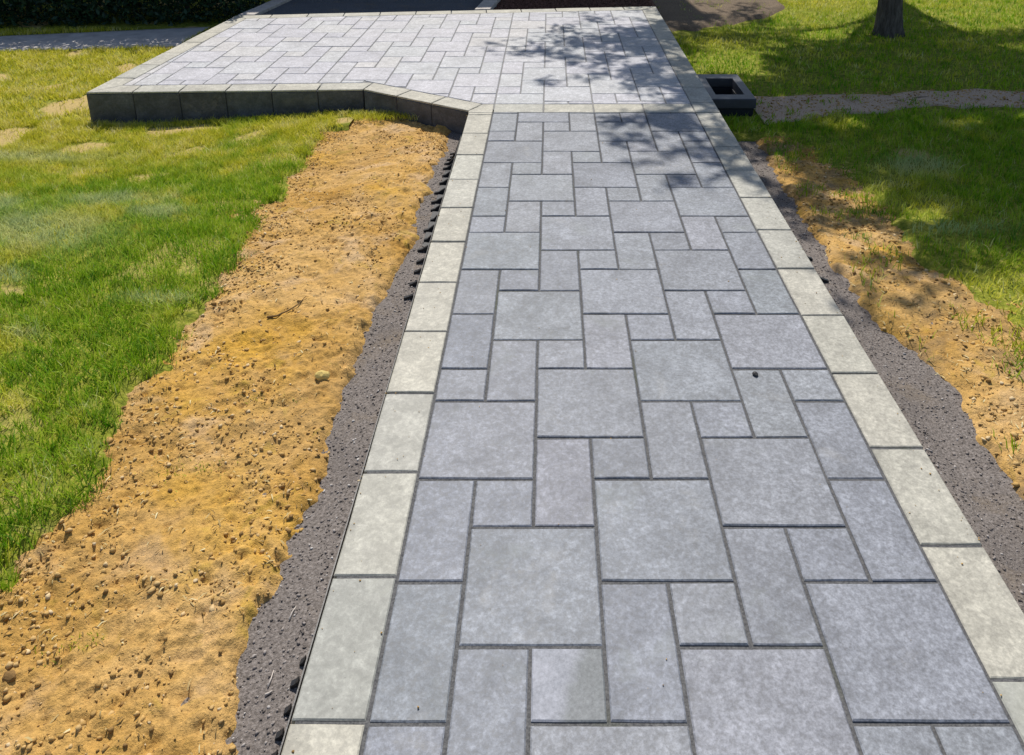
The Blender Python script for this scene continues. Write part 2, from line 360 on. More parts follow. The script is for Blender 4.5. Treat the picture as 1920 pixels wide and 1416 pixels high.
def lawn_h(x, y):
    dl = np.where(x < 0, slL(y) - x, x - slR(y)); beyond = y > np.where(x < 0, 5.0, 4.9)
    dl = np.where(beyond, 1.0, dl)
    return hbase(x, y) + 0.04 * smooth(-0.03, 0.05, dl) - 0.05 * smooth(0.0, -0.12, dl) + 0.016 * (fbm(x * 9, y * 9, 40, 3) - 0.5)

sheet('gravel_bed', U(-0.98) - 0.9, U(-0.9), -0.4, 5.0, 0.02, grav_h, M['gravel'])
sheet('gravel_bed', U(8.92), U(9) + 0.9, -0.4, 5.6, 0.02, grav_h, M['gravel'])
sheet('soil', -2.6, U(-0.98) - 0.02, -0.2, 5.35, 0.0070, soilL, M['soil'], keep=lambda x, y: (x > slL(y) - 0.3) & (x < gsL(y) + 0.08))
sheet('soil', U(9) + 0.02, 3.4, 0.3, 5.3, 0.0115, soilR, M['soil_brown'], keep=lambda x, y: (x < slR(y) + 0.35) & (x > gsR(y) - 0.08))
def bare(x, y):
    b = np.zeros(np.shape(x))
    for px, py, r in ((150, 292, 0.11), (152, 340, 0.12), (268, 345, 0.13), (20, 560, 0.07), (1715, 300, 0.12)):
        c = P(px, py); b = np.maximum(b, 0.85 * np.exp(-(((x - c[0]) / (r * 1.5)) ** 2 + ((y - c[1]) / r) ** 2)) * (0.35 + 1.1 * fbm(x * 12, y * 12, 48, 3)))
    b = np.maximum(b, np.where(x < 0, (0.5 + 0.35 * smooth(4.3, 5.2, y)) * smooth(0.52, 0.66, fbm(x * 3.1, y * 4.1, 44, 4)), 0.35 * smooth(0.55, 0.7, fbm(x * 3.1, y * 3.1, 44, 3))))
    return b
lk = lambda x, y: ((x < slL(y) + 0.1) & (x < 0)) | ((x > slR(y) - 0.1) & (x > 0)) | ((y > 4.9) & (x > U(9) - .05)) | ((y > 5.2) & (x < U(-17) + 0.2))
sheet('lawn', -8, 9, 0.2, 14, 0.045, lawn_h, M['lawnbase'], keep=lk, attrs={'bare': bare})
def far_h(x, y):
    ins = (x > -7.9) & (x < 8.9) & (y > 0.0) & (y < 13.9)
    return np.where(ins, -0.34, -0.20)
g = sheet('ground', -150, 150, -150, 150, 2.5, lambda x, y: -0.36 + 0 * x, M['far'])

# ------------------------------------------------------------------ pavers
def paver_mesh(poly, h=0.05, ch=0.0026, jit=0.0009, seed=0):
    rr = random.Random(seed); n = len(poly); pts = []
    for i in range(n):
        a = Vector(poly[i]); b = Vector(poly[(i + 1) % n]); pts.append(a)
        if (b - a).length > 0.1: pts.append((a + b) / 2)
    c = sum((Vector(p) for p in poly), Vector((0, 0))) / n
    pts = [p + Vector((rr.uniform(-jit, jit), rr.uniform(-jit, jit))) for p in pts]
    m = len(pts); mb = MB(); v = []
    for p in pts: v.append((p.x, p.y, -h))
    for p in pts: v.append((p.x, p.y, -ch + rr.uniform(-0.0006, 0.0006)))
    for p in pts:
        d = (c - p); d = Vector((math.copysign(min(abs(d.x), ch * 1.2), d.x), math.copysign(min(abs(d.y), ch * 1.2), d.y)))
        v.append((p.x + d.x, p.y + d.y, rr.uniform(-0.0005, 0.0005)))
    f = [tuple(range(2 * m, 3 * m))]
    for i in range(m):
        j = (i + 1) % m; f += [(i, j, m + j, m + i), (m + i, m + j, 2 * m + j, 2 * m + i)]
    return mesh('paver', v, f)
JG = 0.0042     # half a joint
cache = {}
def rect_paver(w, l, mat, name):
    var = random.randrange(4); k = (w, l, var, mat.name, name)
    if k not in cache:
        a = w * G / 2 - JG; b = l * G / 2 - JG
        me = paver_mesh([(-a, -b), (a, -b), (a, b), (-a, b)], seed=hash((w, l, var)) % 999); me.materials.append(mat); cache[k] = me
    return cache[k]
def settle(o, a=0.0028, z=0.0013):
    o.location.z += random.uniform(-z, z); o.rotation_euler = (random.uniform(-a, a), random.uniform(-a, a), random.uniform(-0.0025, 0.0025)); return o
def area(p): return abs(sum(p[i][0] * p[(i + 1) % len(p)][1] - p[(i + 1) % len(p)][0] * p[i][1] for i in range(len(p)))) / 2
def clip(poly, a, b, c):          # keep a*x+b*y+c >= 0
    out = []
    for i in range(len(poly)):
        p, q = poly[i], poly[(i + 1) % len(poly)]; dp = a * p[0] + b * p[1] + c; dq = a * q[0] + b * q[1] + c
        if dp >= 0: out.append(p)
        if dp * dq < 0: s = dp / (dp - dq); out.append((p[0] + (q[0] - p[0]) * s, p[1] + (q[1] - p[1]) * s))
    return out
def inset(poly, d):
    out = poly[:]
    for i in range(len(poly)):
        p, q = poly[i], poly[(i + 1) % len(poly)]; ex, ey = q[0] - p[0], q[1] - p[1]; L = math.hypot(ex, ey)
        if L < 1e-6: continue
        nx, ny = -ey / L, ex / L; out = clip(out, nx, ny, -(nx * p[0] + ny * p[1]) - d)
        if len(out) < 3: return []
    clean = []
    for p in out:
        if not clean or math.hypot(p[0] - clean[-1][0], p[1] - clean[-1][1]) > 1e-4: clean.append(p)
    return clean
def poly_paver(poly, mat, name, parent, h=0.05):      # poly in world metres, counter-clockwise
    q = inset(poly, JG)
    if len(q) < 3 or area(q) < 0.0012: return None
    cx = sum(p[0] for p in q) / len(q); cy = sum(p[1] for p in q) / len(q)
    me = paver_mesh([(p[0] - cx, p[1] - cy) for p in q], h, seed=random.randrange(9999))
    return settle(obj(name, me, mat, parent, (cx, cy, 0)), 0.0018)
PAT = [(0, 14, 2, 2), (0, 16, 1, 1), (0, 17, 1, 2), (0, 19, 1, 2), (1, 16, 1, 2), (1, 18, 2, 2), (1, 20, 1, 1), (2, 20, 1, 2), (2, 15, 2, 2), (2, 17, 1, 1),
       (3, 14, 1, 1), (3, 17, 1, 2), (3, 19, 2, 2), (4, 14, 1, 2), (4, 16, 2, 2), (4, 18, 1, 1), (5, 20, 2, 2), (5, 15, 1, 1), (5, 18, 1, 2),
       (6, 15, 1, 2), (6, 17, 2, 2), (6, 19, 1, 1), (7, 14, 1, 2), (7, 16, 1, 1), (7, 19, 1, 2)]
def sq(u0, t0, u1, t1): return [(U(u0), T(t0)), (U(u1), T(t0)), (U(u1), T(t1)), (U(u0), T(t1))]

path = obj('path', MB().box(U(-0.9), U(8.95), T(0.05), T(33.72), -0.12, -0.0042).mesh('path'), M['joint']); tag(path, kind='structure')
def pline(t): return t + 0.57
for c, r, w, l in PAT:
    for k in range(-2, 4):
        r0 = r + 7 * k; a, b = pline(r0), pline(r0 + l)
        if b <= 0.2 or a >= 33.6: continue
        if a < 0.2 or b > 33.7:
            a = max(a, 0.2); b = min(b, 33.7); poly_paver(sq(c, a, c + w, b), M['paver'], 'paver', path); continue
        st = (c == 2 and r0 == 10)
        if st:
            o = obj('paver', paver_mesh([(-G / 2 + JG, -G / 2 + JG), (G / 2 - JG, -G / 2 + JG), (G / 2 - JG, G / 2 - JG), (-G / 2 + JG, G / 2 - JG)]), M['stained'], path, (U(c + .5), T(a + .5), 0))
            o['label'] = 'small paver with a darker green-grey stain across its right side'
        else:
            o = obj('paver', rect_paver(w, l, M['paver'], 'paver'), None, path, (U(c + w / 2), T((a + b) / 2), 0)); settle(o)
# pale border pavers along both sides
def border_run(parent, u0, u1, first, pitch, t0, t1, greys=()):
    t = first
    while t > t0: t -= pitch
    while t < t1:
        a, b = max(t, t0), min(t + pitch, t1)
        if b - a > 0.25:
            m = M['grey_border'] if any(a < g_ < b for g_ in greys) else M['border']
            poly_paver(sq(u0, a, u1, b), m, 'border_paver', parent, 0.055)
        t += pitch
border_run(path, -0.98, 0, 10.59, 2.075, 0.2, 33.7, greys=(11.5,))
border_run(path, 8, 9, 11.12, 2.10, 0.2, 33.7, greys=(10.0,))

# terrace
OUT = [(-17.5, 36.25), (-5.8, 36.72), (-1.0, 33.9), (-1.0, 33.7), (9.0, 33.7), (9.0, 54.35), (-16.75, 51.6)]
def hp(p, q, d=0.0):              # half plane left of p->q in module units, moved in by d
    ex, ey = q[0] - p[0], q[1] - p[1]; L = math.hypot(ex, ey); nx, ny = -ey / L, ex / L
    return nx, ny, -(nx * p[0] + ny * p[1]) - d
def meet(h1, h2):
    a, b, c = h1; d, e, f = h2; w = a * e - b * d; return ((b * f - c * e) / w, (c * d - a * f) / w)
_k = 0.68
_l, _f, _d, _b = hp(OUT[6], OUT[0], _k), hp(OUT[0], OUT[1], _k), hp(OUT[1], OUT[2], _k), hp(OUT[5], OUT[6], _k)
_c = (0, 1, -33.78); _r = (-1, 0, 9 - _k)
tb = [(U(u), T(t)) for u, t in (meet(_l, _f), meet(_f, _d), meet(_d, _c), meet(_c, _r), meet(_r, _b), meet(_b, _l))]
terrace = obj('terrace', MB().prism(tb, -0.40, -0.0045).mesh('terrace'), M['pale_joint']); tag(terrace, kind='structure')
HL = hp(OUT[6], OUT[0], 1.0); HF = hp(OUT[0], OUT[1], 1.0); HD = hp(OUT[1], OUT[2], 1.0); HB = hp(OUT[5], OUT[6], 1.0)
HR = (-1, 0, 8.0); HC = (0, 1, -34.75)
iA, iB, iC = meet(HL, HF), meet(HF, HD), meet(HD, HC); iF = meet(HR, HB); iG = meet(HB, HL)
for c, r, w, l in PAT:
    for k in range(2, 7):
        for j in range(-3, 1):
            a, b = r + 7 * k - 0.9, r + 7 * k + l - 0.9; x0, x1 = c + 8 * j, c + w + 8 * j
            if x1 < -18 or x0 > 8 or a > 54 or b < 34: continue
            p = [(x0, a), (x1, a), (x1, b), (x0, b)]
            hs = [HL, HR, HB, HC, HF if (x0 + x1) / 2 < iB[0] else HD]
            for h_ in hs:
                if len(p) >= 3: p = clip(p, *h_)
            if len(p) < 3: continue
            if len(p) == 4 and abs(area(p) - w * l) < 1e-6:
                settle(obj('paver', rect_paver(w, l, M['terrace_paver'], 'paver'), None, terrace, (U(x0 + w / 2), T((a + b) / 2), 0)))
            else: poly_paver([(U(u), T(t)) for u, t in p], M['terrace_paver'], 'paver', terrace)
def border_quads(A, B, a, b, parent, pitch=2.08, mat=None, h=0.011):
    L = math.hypot(B[0] - A[0], B[1] - A[1]); n = max(1, round(L / pitch)); ex, ey = (B[0] - A[0]) / L, (B[1] - A[1]) / L
    for i in range(n):
        s0, s1 = L * i / n, L * (i + 1) / n
        o0 = (A[0] + ex * s0, A[1] + ey * s0); o1 = (A[0] + ex * s1, A[1] + ey * s1)
        i0 = a if i == 0 else (o0[0] - ey, o0[1] + ex); i1 = b if i == n - 1 else (o1[0] - ey, o1[1] + ex)
        poly_paver([(U(u), T(t)) for u, t in (o0, o1, i1, i0)], mat or M['border'], 'border_paver', parent, h)
border_quads(OUT[0], OUT[1], iA, iB, terrace); border_quads(OUT[1], OUT[2], iB, iC, terrace)
border_quads(OUT[6], OUT[0], iG, iA, terrace); border_quads(OUT[5], OUT[6], iF, iG, terrace)
border_quads((9, 34.9), OUT[5], (8, 34.9), iF, terrace)
poly_paver([(U(u), T(t)) for u, t in ((-1, 33.7), (0, 33.7), (0, 34.75), iC, (-1, 33.9))], M['border'], 'border_paver', terrace)
for i in range(4): poly_paver(sq(2 * i, 33.7, 2 * i + 2, 34.75), M['border'], 'border_paver', terrace)
poly_paver(sq(8, 33.7, 9, 34.9), M['border'], 'border_paver', terrace)

# low wall under the terrace's edge
RWO = Vector((U(-10), T(36.6), -0.30))
rw = empty('retaining_wall', RWO); tag(rw, 'low dark concrete block wall holding up the raised terrace above the lawn', 'wall')
def wall_run(A, B, pitch, thick=0.098):
    ax, ay = U(A[0]), T(A[1]); bx, by = U(B[0]), T(B[1]); L = math.hypot(bx - ax, by - ay); an = math.atan2(by - ay, bx - ax)
    n = max(1, round(L / pitch)); st = L / n
    for z0, z1, off in ((-0.48, -0.0135, 0.0),):
        s = -off * st
        while s < L - 0.01:
            s0, s1 = max(s, 0) + 0.0015, min(s + st, L) - 0.0015
            if s1 - s0 > 0.03:
                w = s1 - s0; c = 0.004; mb = MB()
                r0 = [(0, c, z0), (w, c, z0), (w, c, z1), (0, c, z1)]
                r1 = [(c, 0, z0 + c), (w - c, 0, z0 + c), (w - c, 0, z1 - c), (c, 0, z1 - c)]
                r2 = [(x, thick, z) for x, _, z in r0]
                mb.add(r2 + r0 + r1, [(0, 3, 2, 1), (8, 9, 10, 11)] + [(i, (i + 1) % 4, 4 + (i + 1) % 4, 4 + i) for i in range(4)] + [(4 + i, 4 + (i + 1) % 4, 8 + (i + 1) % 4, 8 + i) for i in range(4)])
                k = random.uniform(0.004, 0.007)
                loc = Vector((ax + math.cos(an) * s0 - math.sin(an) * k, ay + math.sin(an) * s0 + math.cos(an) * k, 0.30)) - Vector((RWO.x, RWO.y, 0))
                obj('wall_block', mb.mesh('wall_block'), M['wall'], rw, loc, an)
            s += st
wall_run(OUT[0], OUT[1], 0.31); wall_run(OUT[1], (OUT[2][0] - 0.05, OUT[2][1] + 0.03), 0.31)
wall_run(OUT[6], (OUT[0][0], OUT[0][1] + 0.75), 0.31)
wall_run((9, 34.0), (OUT[5][0], OUT[5][1] - 0.75), 0.31)

# ------------------------------------------------------------------ beyond the terrace
def tl(a, b, s): return (a[0] + (b[0] - a[0]) * s, a[1] + (b[1] - a[1]) * s)
bk = lambda u: OUT[6][1] + (OUT[5][1] - OUT[6][1]) * (u - OUT[6][0]) / (OUT[5][0] - OUT[6][0]) + 0.12
dl0, dl1 = (-16.7, bk(-16.7)), (-14.2, 74)
dr0, dr1 = (-1.5, bk(-1.5)), (0.6, 74)
drv = [(dl0[0] + 1, bk(dl0[0] + 1)), (dr0[0] - 1, bk(dr0[0] - 1)), (dr1[0] - 1, 74), (dl1[0] + 1, 74)]
dv = obj('driveway', MB().prism([(U(a), T(b)) for a, b in drv], -0.3, -0.03).mesh('driveway'), M['asphalt']); tag(dv, kind='structure')
for (p, q) in (((dl0), (dl1)), ((dr0[0] - 1, dr0[1]), (dr1[0] - 1, dr1[1]))):
    n = 11
    for i in range(n):
        a, b = tl(p, q, i / n), tl(p, q, (i + 1) / n)
        poly_paver([(U(a[0]), T(a[1])), (U(a[0] + 1), T(a[1] + (0.1 if i == 0 else 0))), (U(b[0] + 1), T(b[1])), (U(b[0]), T(b[1]))], M['concrete'], 'border_paver', dv, 0.25)
mbd = [(U(a), T(b)) for a, b in ((dr0[0] + 0.03, bk(dr0[0])), (9.2, bk(9.2)), (9.2, 74), (dr1[0] + 0.03, 74))]
bed = obj('mulch_bed', MB().prism(mbd, -0.3, -0.05).mesh('mulch_bed'), M['mulch']); tag(bed, kind='structure')

def strip(name, top, bot, mat, zoff, n=60, rag=0.03):
    tp = [P(*q) for q in top]; bt = [P(*q) for q in bot]
    xs = np.linspace(max(tp[0][0], bt[0][0]), min(tp[-1][0], bt[-1][0]), n)
    yt = np.interp(xs, [q[0] for q in tp], [q[1] for q in tp]); yb = np.interp(xs, [q[0] for q in bt], [q[1] for q in bt])
    K = 16; V = []
    for i, x in enumerate(xs):
        for k in range(K + 1):
            s = k / K; y = yb[i] + (yt[i] - yb[i]) * s
            y += rag * (fbm(np.array([x * 4]), np.array([9.0 if s > .5 else 2.0]), 71, 3)[0] - 0.5) * 2
            e = min(s, 1 - s) * K
            z = hbase(x, y) + (zoff if e > 0.5 else -0.03) + 0.004 * vn(np.array([x * 20]), np.array([y * 20]), 5)[0]
            V.append((x, y, float(z)))
    F = [(i * (K + 1) + k, (i + 1) * (K + 1) + k, (i + 1) * (K + 1) + k + 1, i * (K + 1) + k + 1) for i in range(n - 1) for k in range(K)]
    o = obj(name, mesh(name, V, F, True), mat); tag(o, kind='structure')
    return lambda x, y: (y > np.interp(x, xs, yb) - 0.0) & (y < np.interp(x, xs, yt)) & (x > xs[0]) & (x < xs[-1])
onL = strip('side_path', [(-900, 82), (0, 76), (180, 68), (400, 57)], [(-900, 113), (0, 106), (200, 101), (375, 95)], M['concrete'], 0.05, rag=0.01)
onR = strip('side_path', [(1395, 192), (1600, 185), (1760, 180), (1920, 180), (2600, 186)], [(1395, 250), (1480, 240), (1560, 228), (1700, 218), (1920, 212), (2600, 218)], M['sidepath'], 0.048, rag=0.09)
onM = strip('mulch_bed', [(1165, -60), (1400, -40), (1430, -30)], [(1225, 84), (1265, 80), (1330, 66), (1400, 56), (1480, 30)], M['leafmould'], 0.062, rag=0.16)

# ------------------------------------------------------------------ scattered matter
ICO_V = None
def ico():
    t = (1 + 5 ** .5) / 2
    v = np.array([(-1, t, 0), (1, t, 0), (-1, -t, 0), (1, -t, 0), (0, -1, t), (0, 1, t), (0, -1, -t), (0, 1, -t), (t, 0, -1), (t, 0, 1), (-t, 0, -1), (-t, 0, 1)], float)
    f = np.array([(0, 11, 5), (0, 5, 1), (0, 1, 7), (0, 7, 10), (0, 10, 11), (1, 5, 9), (5, 11, 4), (11, 10, 2), (10, 7, 6), (7, 1, 8), (3, 9, 4), (3, 4, 2), (3, 2, 6), (3, 6, 8), (3, 8, 9), (4, 9, 5), (2, 4, 11), (6, 2, 10), (8, 6, 7), (9, 8, 1)])
    return v / np.linalg.norm(v[0]), f
IV, IF = ico()
def lumps(name, x, y, z, size, mat, label, cat, sunk=0.42, rough=0.42, parent=None):
    n = len(x); rv = RNG.uniform(1 - rough * 1.35, 1 + rough, (n, 12, 1)) * IV[None]
    sc = size[:, None, None] * RNG.uniform([0.8, 0.8, 0.5], [1.35, 1.0, 0.85], (n, 3))[:, None, :]
    a = RNG.uniform(0, 6.283, n); v = rv * sc; c, s = np.cos(a)[:, None], np.sin(a)[:, None]
    X = v[..., 0] * c - v[..., 1] * s + x[:, None]; Y = v[..., 0] * s + v[..., 1] * c + y[:, None]; Z = v[..., 2] + (z + size * (0.6 - sunk))[:, None]
    V = np.stack([X, Y, Z], -1).reshape(-1, 3); F = (IF[None] + (np.arange(n) * 12)[:, None, None]).reshape(-1, 3)
    o = obj(name, npmesh(name, V, F, False, {'rnd': np.repeat(RNG.random(n), 12)}), mat, parent)
    return tag(o, label, cat, kind='stuff')
def inview(x, y, m=260):
    px, py = pix(x, y, -0.1 + 0 * x); return (px > -m) & (px < 1920 + m) & (py > -m * 0.5) & (py < 1416 + m)
# clods of soil, thicker towards the lawn edge and in drifts
def scatter(n, x0, x1, y0, y1): return RNG.uniform(x0, x1, n), RNG.uniform(y0, y1, n)
x, y = scatter(110000, -2.4, -0.5, 0.7, 5.2)
dens = 0.035 + 0.33 * smooth(0.52, 0.70, fbm(x * 4.5 + y * 2, y * 3.5, 61, 3)) + 0.35 * smooth(2.2, 1.2, y) * smooth(0.4, 0.6, fbm(x * 8, y * 8, 64, 3)) + 0.30 * smooth(0.22, 0.0, x - slL(y))
k = (x > slL(y) - 0.05) & (x < gsL(y) + 0.015 + 0.03 * RNG.random(len(x)) ** 2) & (RNG.random(len(x)) < dens) & inview(x, y)
x, y = x[k], y[k]; sz = 0.0020 + 0.0062 * RNG.random(len(x)) ** 3.4
lumps('soil_clods', x, y, soilL(x, y), sz, M['clod'], 'crumbs and clods of dry sandy soil on the broad bare strip left of the path', 'soil')
x, y = scatter(36000, 1.0, 3.2, 0.9, 5.2)
dens = 0.06 + 0.4 * smooth(0.45, 0.66, fbm(x * 3.5, y * 3.5, 62, 3)) + 0.35 * smooth(0.5, 0.1, slR(y) - x)
k = (x < slR(y) + 0.12) & (x > gsR(y) - 0.02) & (RNG.random(len(x)) < dens) & inview(x, y)
x, y = x[k], y[k]; sz = 0.0022 + 0.0085 * RNG.random(len(x)) ** 3.0
lumps('soil_clods', x, y, soilR(x, y), sz, M['clod'], 'crumbs and clods of dry soil on the narrow bare strip right of the path', 'soil')
# stone chips on the crushed base
for side in (0, 1):
    x, y = scatter(26000, *((-1.3, -0.5) if side == 0 else (1.06, 1.9)), 0.7, 5)
    k = ((x > gsL(y) - 0.03) & (x < U(-1) - 0.004) if side == 0 else (x < gsR(y) + 0.03) & (x > U(9) + 0.004)) & inview(x, y)
    x, y = x[k], y[k]; sz = 0.0014 + 0.0035 * RNG.random(len(x)) ** 3
    lumps('gravel_chips', x, y, grav_h(x, y), sz, M['chip'], 'fine grey stone chips on the base strip along the %s edge of the path' % ('left', 'right')[side], 'gravel', 0.35)
# sand and grit dropped on the paving beside the soil, and chips on the dirt side path
x, y = scatter(2600, U(-1), U(9), 0.9, 4.8); e = np.minimum(x - U(-1), U(9) - x); k = RNG.random(len(x)) < 0.03 + 0.9 * np.exp(-e / 0.07); x, y = x[k], y[k]
lumps('sand_grains', x, y, 0 * x, 0.0009 + 0.0022 * RNG.random(len(x)) ** 2, M['clod'], 'grains of sandy soil dropped on the pavers of the path', 'sand', 0.0)
x, y = scatter(9000, 1.2, 6.5, 4.6, 6.0); k = onR(x, y) & inview(x, y); x, y = x[k], y[k]
lumps('gravel_chips', x, y, hbase(x, y) + 0.05, 0.003 + 0.007 * RNG.random(len(x)) ** 2, M['clod'], 'clods and grit on the trodden dirt side path at right', 'gravel', 0.3)
# mulch chips on the bed behind
x, y = scatter(5000, U(-1.4), U(9), T(53.2), T(60)); k = y > T(bk((x + .3642) / G)) + 0.02
x, y = x[k], y[k]; lumps('mulch_chips', x, y, 0 * x - 0.05, 0.006 + 0.014 * RNG.random(len(x)), M['mulch'], 'dark brown bark chips on the bed behind the terrace', 'mulch')

# grass
def palemap(x, y):                # silvery, dusty patches in the left lawn
    p = 0 * x
    for px, py, rx, ry in ((90, 475, 110, 45), (220, 395, 90, 14), (300, 430, 50, 16), (20, 575, 40, 16), (40, 280, 140, 10), (10, 405, 40, 18), (300, 620, 60, 8), (1730, 470, 130, 14), (1720, 310, 60, 18), (60, 690, 30, 10)):
        qx, qy = pix(x, y, -0.15 + 0 * x); p = np.maximum(p, np.exp(-(((qx - px) / rx) ** 2 + ((qy - py) / ry) ** 2)))
    return np.clip(p * (0.4 + 0.9 * fbm(x * 14, y * 14, 83, 3)) + RNG.normal(0, 0.06, np.shape(x)), 0, 0.6)
def blades(name, x, y, z, hgt, wid, dry, label, lean=1.1):
    n = len(x); a = RNG.uniform(0, 6.283, n); l = RNG.uniform(0, lean, n) * hgt; b = RNG.uniform(0, 6.283, n)
    dx, dy = np.cos(a) * wid / 2, np.sin(a) * wid / 2; lx, ly = np.cos(b) * l, np.sin(b) * l
    p = lambda fx, fl, fz: np.stack([x + dx * fx + lx * fl, y + dy * fx + ly * fl, z + hgt * fz - 0.004], 1)
    V = np.stack([p(-1, 0, 0), p(1, 0, 0), p(0.75, 0.35, 0.55), p(-0.75, 0.35, 0.55), p(0, 1, 0.95)], 1).reshape(-1, 3)
    i = (np.arange(n) * 5)[:, None]; F = np.concatenate([i + [0, 1, 2], i + [0, 2, 3], i + [3, 2, 4]])
    o = obj(name, npmesh(name, V, F, False, {'rnd': np.repeat(np.clip(RNG.normal(0.43, 0.19, n) + 1.3 * (fbm(x * 12, y * 12, 87, 3) - 0.5), 0, 1), 5), 'dry': np.repeat(dry, 5), 'pale': np.repeat(palemap(x, y), 5)}), M['grass'])
    return tag(o, label, 'grass', kind='stuff')
def dry_sun_map(x, y):
    left = x < 0
    n = 0.55 * fbm(x * 2.6, y * 2.6, 81, 4) + 0.45 * fbm(x * 9, y * 9, 82, 3)
    d = np.where(left, 0.10 + 0.85 * smooth(3.6, 5.0, y + 0.5 * (n - 0.5)) * smooth(0.30, 0.55, n + 0.15 * smooth(-1.6, -3.2, x)) + 0.65 * smooth(0.52, 0.62, n), 0.05 + 0.6 * smooth(0.52, 0.62, n))
    for px, py, r in ((1900, 590, 0.28), (1350, 85, 0.45), (1740, 400, 0.2), (1680, 360, .2), (1520, 8, 0.8)):  # sunny patches of the right lawn painted in as yellow blades
        c = P(px, py); d = np.maximum(d, 1.0 * np.exp(-(((x - c[0]) / r) ** 2 + ((y - c[1]) / r) ** 2)))
    return np.clip(d, 0, 1)
def lawn_points(n, x0, x1, y0, y1):
    x, y = scatter(n, x0, x1, y0, y1)
    inpath = (x > U(-1.2)) & (x < U(9.15)) & (y < T(34)); inter = (x > U(-17.7)) & (x < U(9.1)) & (y > T(36.2) + 0 * x) & (y < 30)
    inter |= (x > U(-6)) & (x < U(9.1)) & (y > T(36.8) - (x - U(-5.8)) * 0.6) 
    inter &= ~((x < U(-17.0)) & (x < U(-17.5) + (y - T(36.25)) * 0.05 - 0.01))
    inter |= (x > U(9)) & (x < P(1419, 186, -0.05)[0] + .01) & (y > P(1340, 189, -.05)[1] - .01) & (y < P(1340, 139, -.05)[1])
    k = ~inpath & ~inter & ~onL(x, y) & ~(onM(x, y) & (fbm(x * 6, y * 6, 99, 3) > 0.40)) & ~(onR(x, y) & (fbm(x * 9, y * 9, 98, 3) < 0.62)) & inview(x, y, 420)
    xx, yy = x[k], y[k]
    # thin out over soil, bare spots and gaps
    rag = 0.10 * (vn(xx * 14, yy * 14, 91) - 0.5) + 0.07 * (vn(xx * 5, yy * 5, 92) - 0.5)
    inl = np.where(xx < 0, slL(yy) + rag - xx, xx - slR(yy) - 0.5 * rag)
    beyond = np.where(xx < 0, yy > 5.1, yy > 4.95)
    pr = np.where(beyond, 1.0, smooth(-0.02, 0.03, inl)) * (1 - 0.93 * smooth(0.3, 0.75, bare(xx, yy)))
    pr *= (0.55 + 0.45 * smooth(0.3, 0.5, fbm(xx * 7, yy * 7, 93, 3))) * (0.35 + 0.65 * smooth(0.34, 0.56, fbm(xx * 24, yy * 24, 96, 3)))
    pr = np.where((xx > 0) & ~beyond, np.maximum(pr * (0.5 + 0.5 * smooth(0, 0.6, inl)), 0.55 * smooth(-0.6, 0.0, inl) * smooth(0.46, 0.60, fbm(xx * 5, yy * 5, 94, 3)) * (xx > gsR(yy) + 0.03)), pr)
    q = RNG.random(len(xx)) < pr; return xx[q], yy[q]
x, y = lawn_points(470000, -4.6, -0.6, 0.6, 5.3); x, y = x[x < 0], y[x < 0]
hh = 0.016 + 0.026 * RNG.random(len(x)) + 0.034 * fbm(x * 15, y * 15, 95, 3) ** 1.5
blades('grass', x, y, lawn_h(x, y), hh, RNG.uniform(0.0022, 0.0042, len(x)), np.clip(dry_sun_map(x, y) + RNG.normal(0, 0.15, len(x)), 0, 1), 'short green lawn grass left of the path, in front of the terrace wall')
x, y = lawn_points(170000, 1.0, 6.2, 1.2, 5.3)
hh = 0.022 + 0.028 * RNG.random(len(x)) + 0.015 * vn(x * 6, y * 6, 95)
blades('grass', x, y, np.where(x < slR(y) + 0.05, np.maximum(lawn_h(x, y), soilR(x, y)), lawn_h(x, y)), hh, RNG.uniform(0.003, 0.0055, len(x)), np.clip(dry_sun_map(x, y) + RNG.normal(0, 0.12, len(x)), 0, 1), 'short shaded lawn grass right of the path, nearer than the dirt side path')
x, y = lawn_points(110000, 1.0, 8.0, 5.0, 12)
hh = 0.03 + 0.03 * RNG.random(len(x))
blades('grass', x, y, lawn_h(x, y), hh, RNG.uniform(0.005, 0.010, len(x)), np.clip(dry_sun_map(x, y) + RNG.normal(0, 0.12, len(x)), 0, 1), 'lawn grass on the right beyond the dirt side path, round the tree')
x, y = lawn_points(110000, -7.0, -3.0, 4.9, 8)
hh = 0.03 + 0.03 * RNG.random(len(x))
blades('grass', x, y, lawn_h(x, y), hh, RNG.uniform(0.004, 0.008, len(x)), np.clip(dry_sun_map(x, y) + 0.15 + RNG.normal(0, 0.12, len(x)), 0, 1), 'sunlit yellowish lawn grass at the left end of the terrace')
# weak sprouts on the bare soil
pts = []
for px, py, r, n in ((360, 893, 0.05, 60), (400, 885, 0.03, 30), (650, 905, 0.02, 25), (110, 1235, 0.03, 30), (165, 1215, 0.02, 20), (560, 760, 0.02, 12), (480, 760, .02, 12), (1590, 760, .0, 0)):
    c = P(px, py)
    for i in range(n): pts.append((random.gauss(c[0], r), random.gauss(c[1], r * 0.5)))
x, y = np.array(pts).T
blades('grass_sprouts', x, y, soilL(x, y), RNG.uniform(0.006, 0.018, len(x)), 0 * x + 0.003, np.clip(RNG.normal(0.5, 0.2, len(x)), 0, 1), 'sparse olive sprouts coming through the bare sandy strip left of the path')

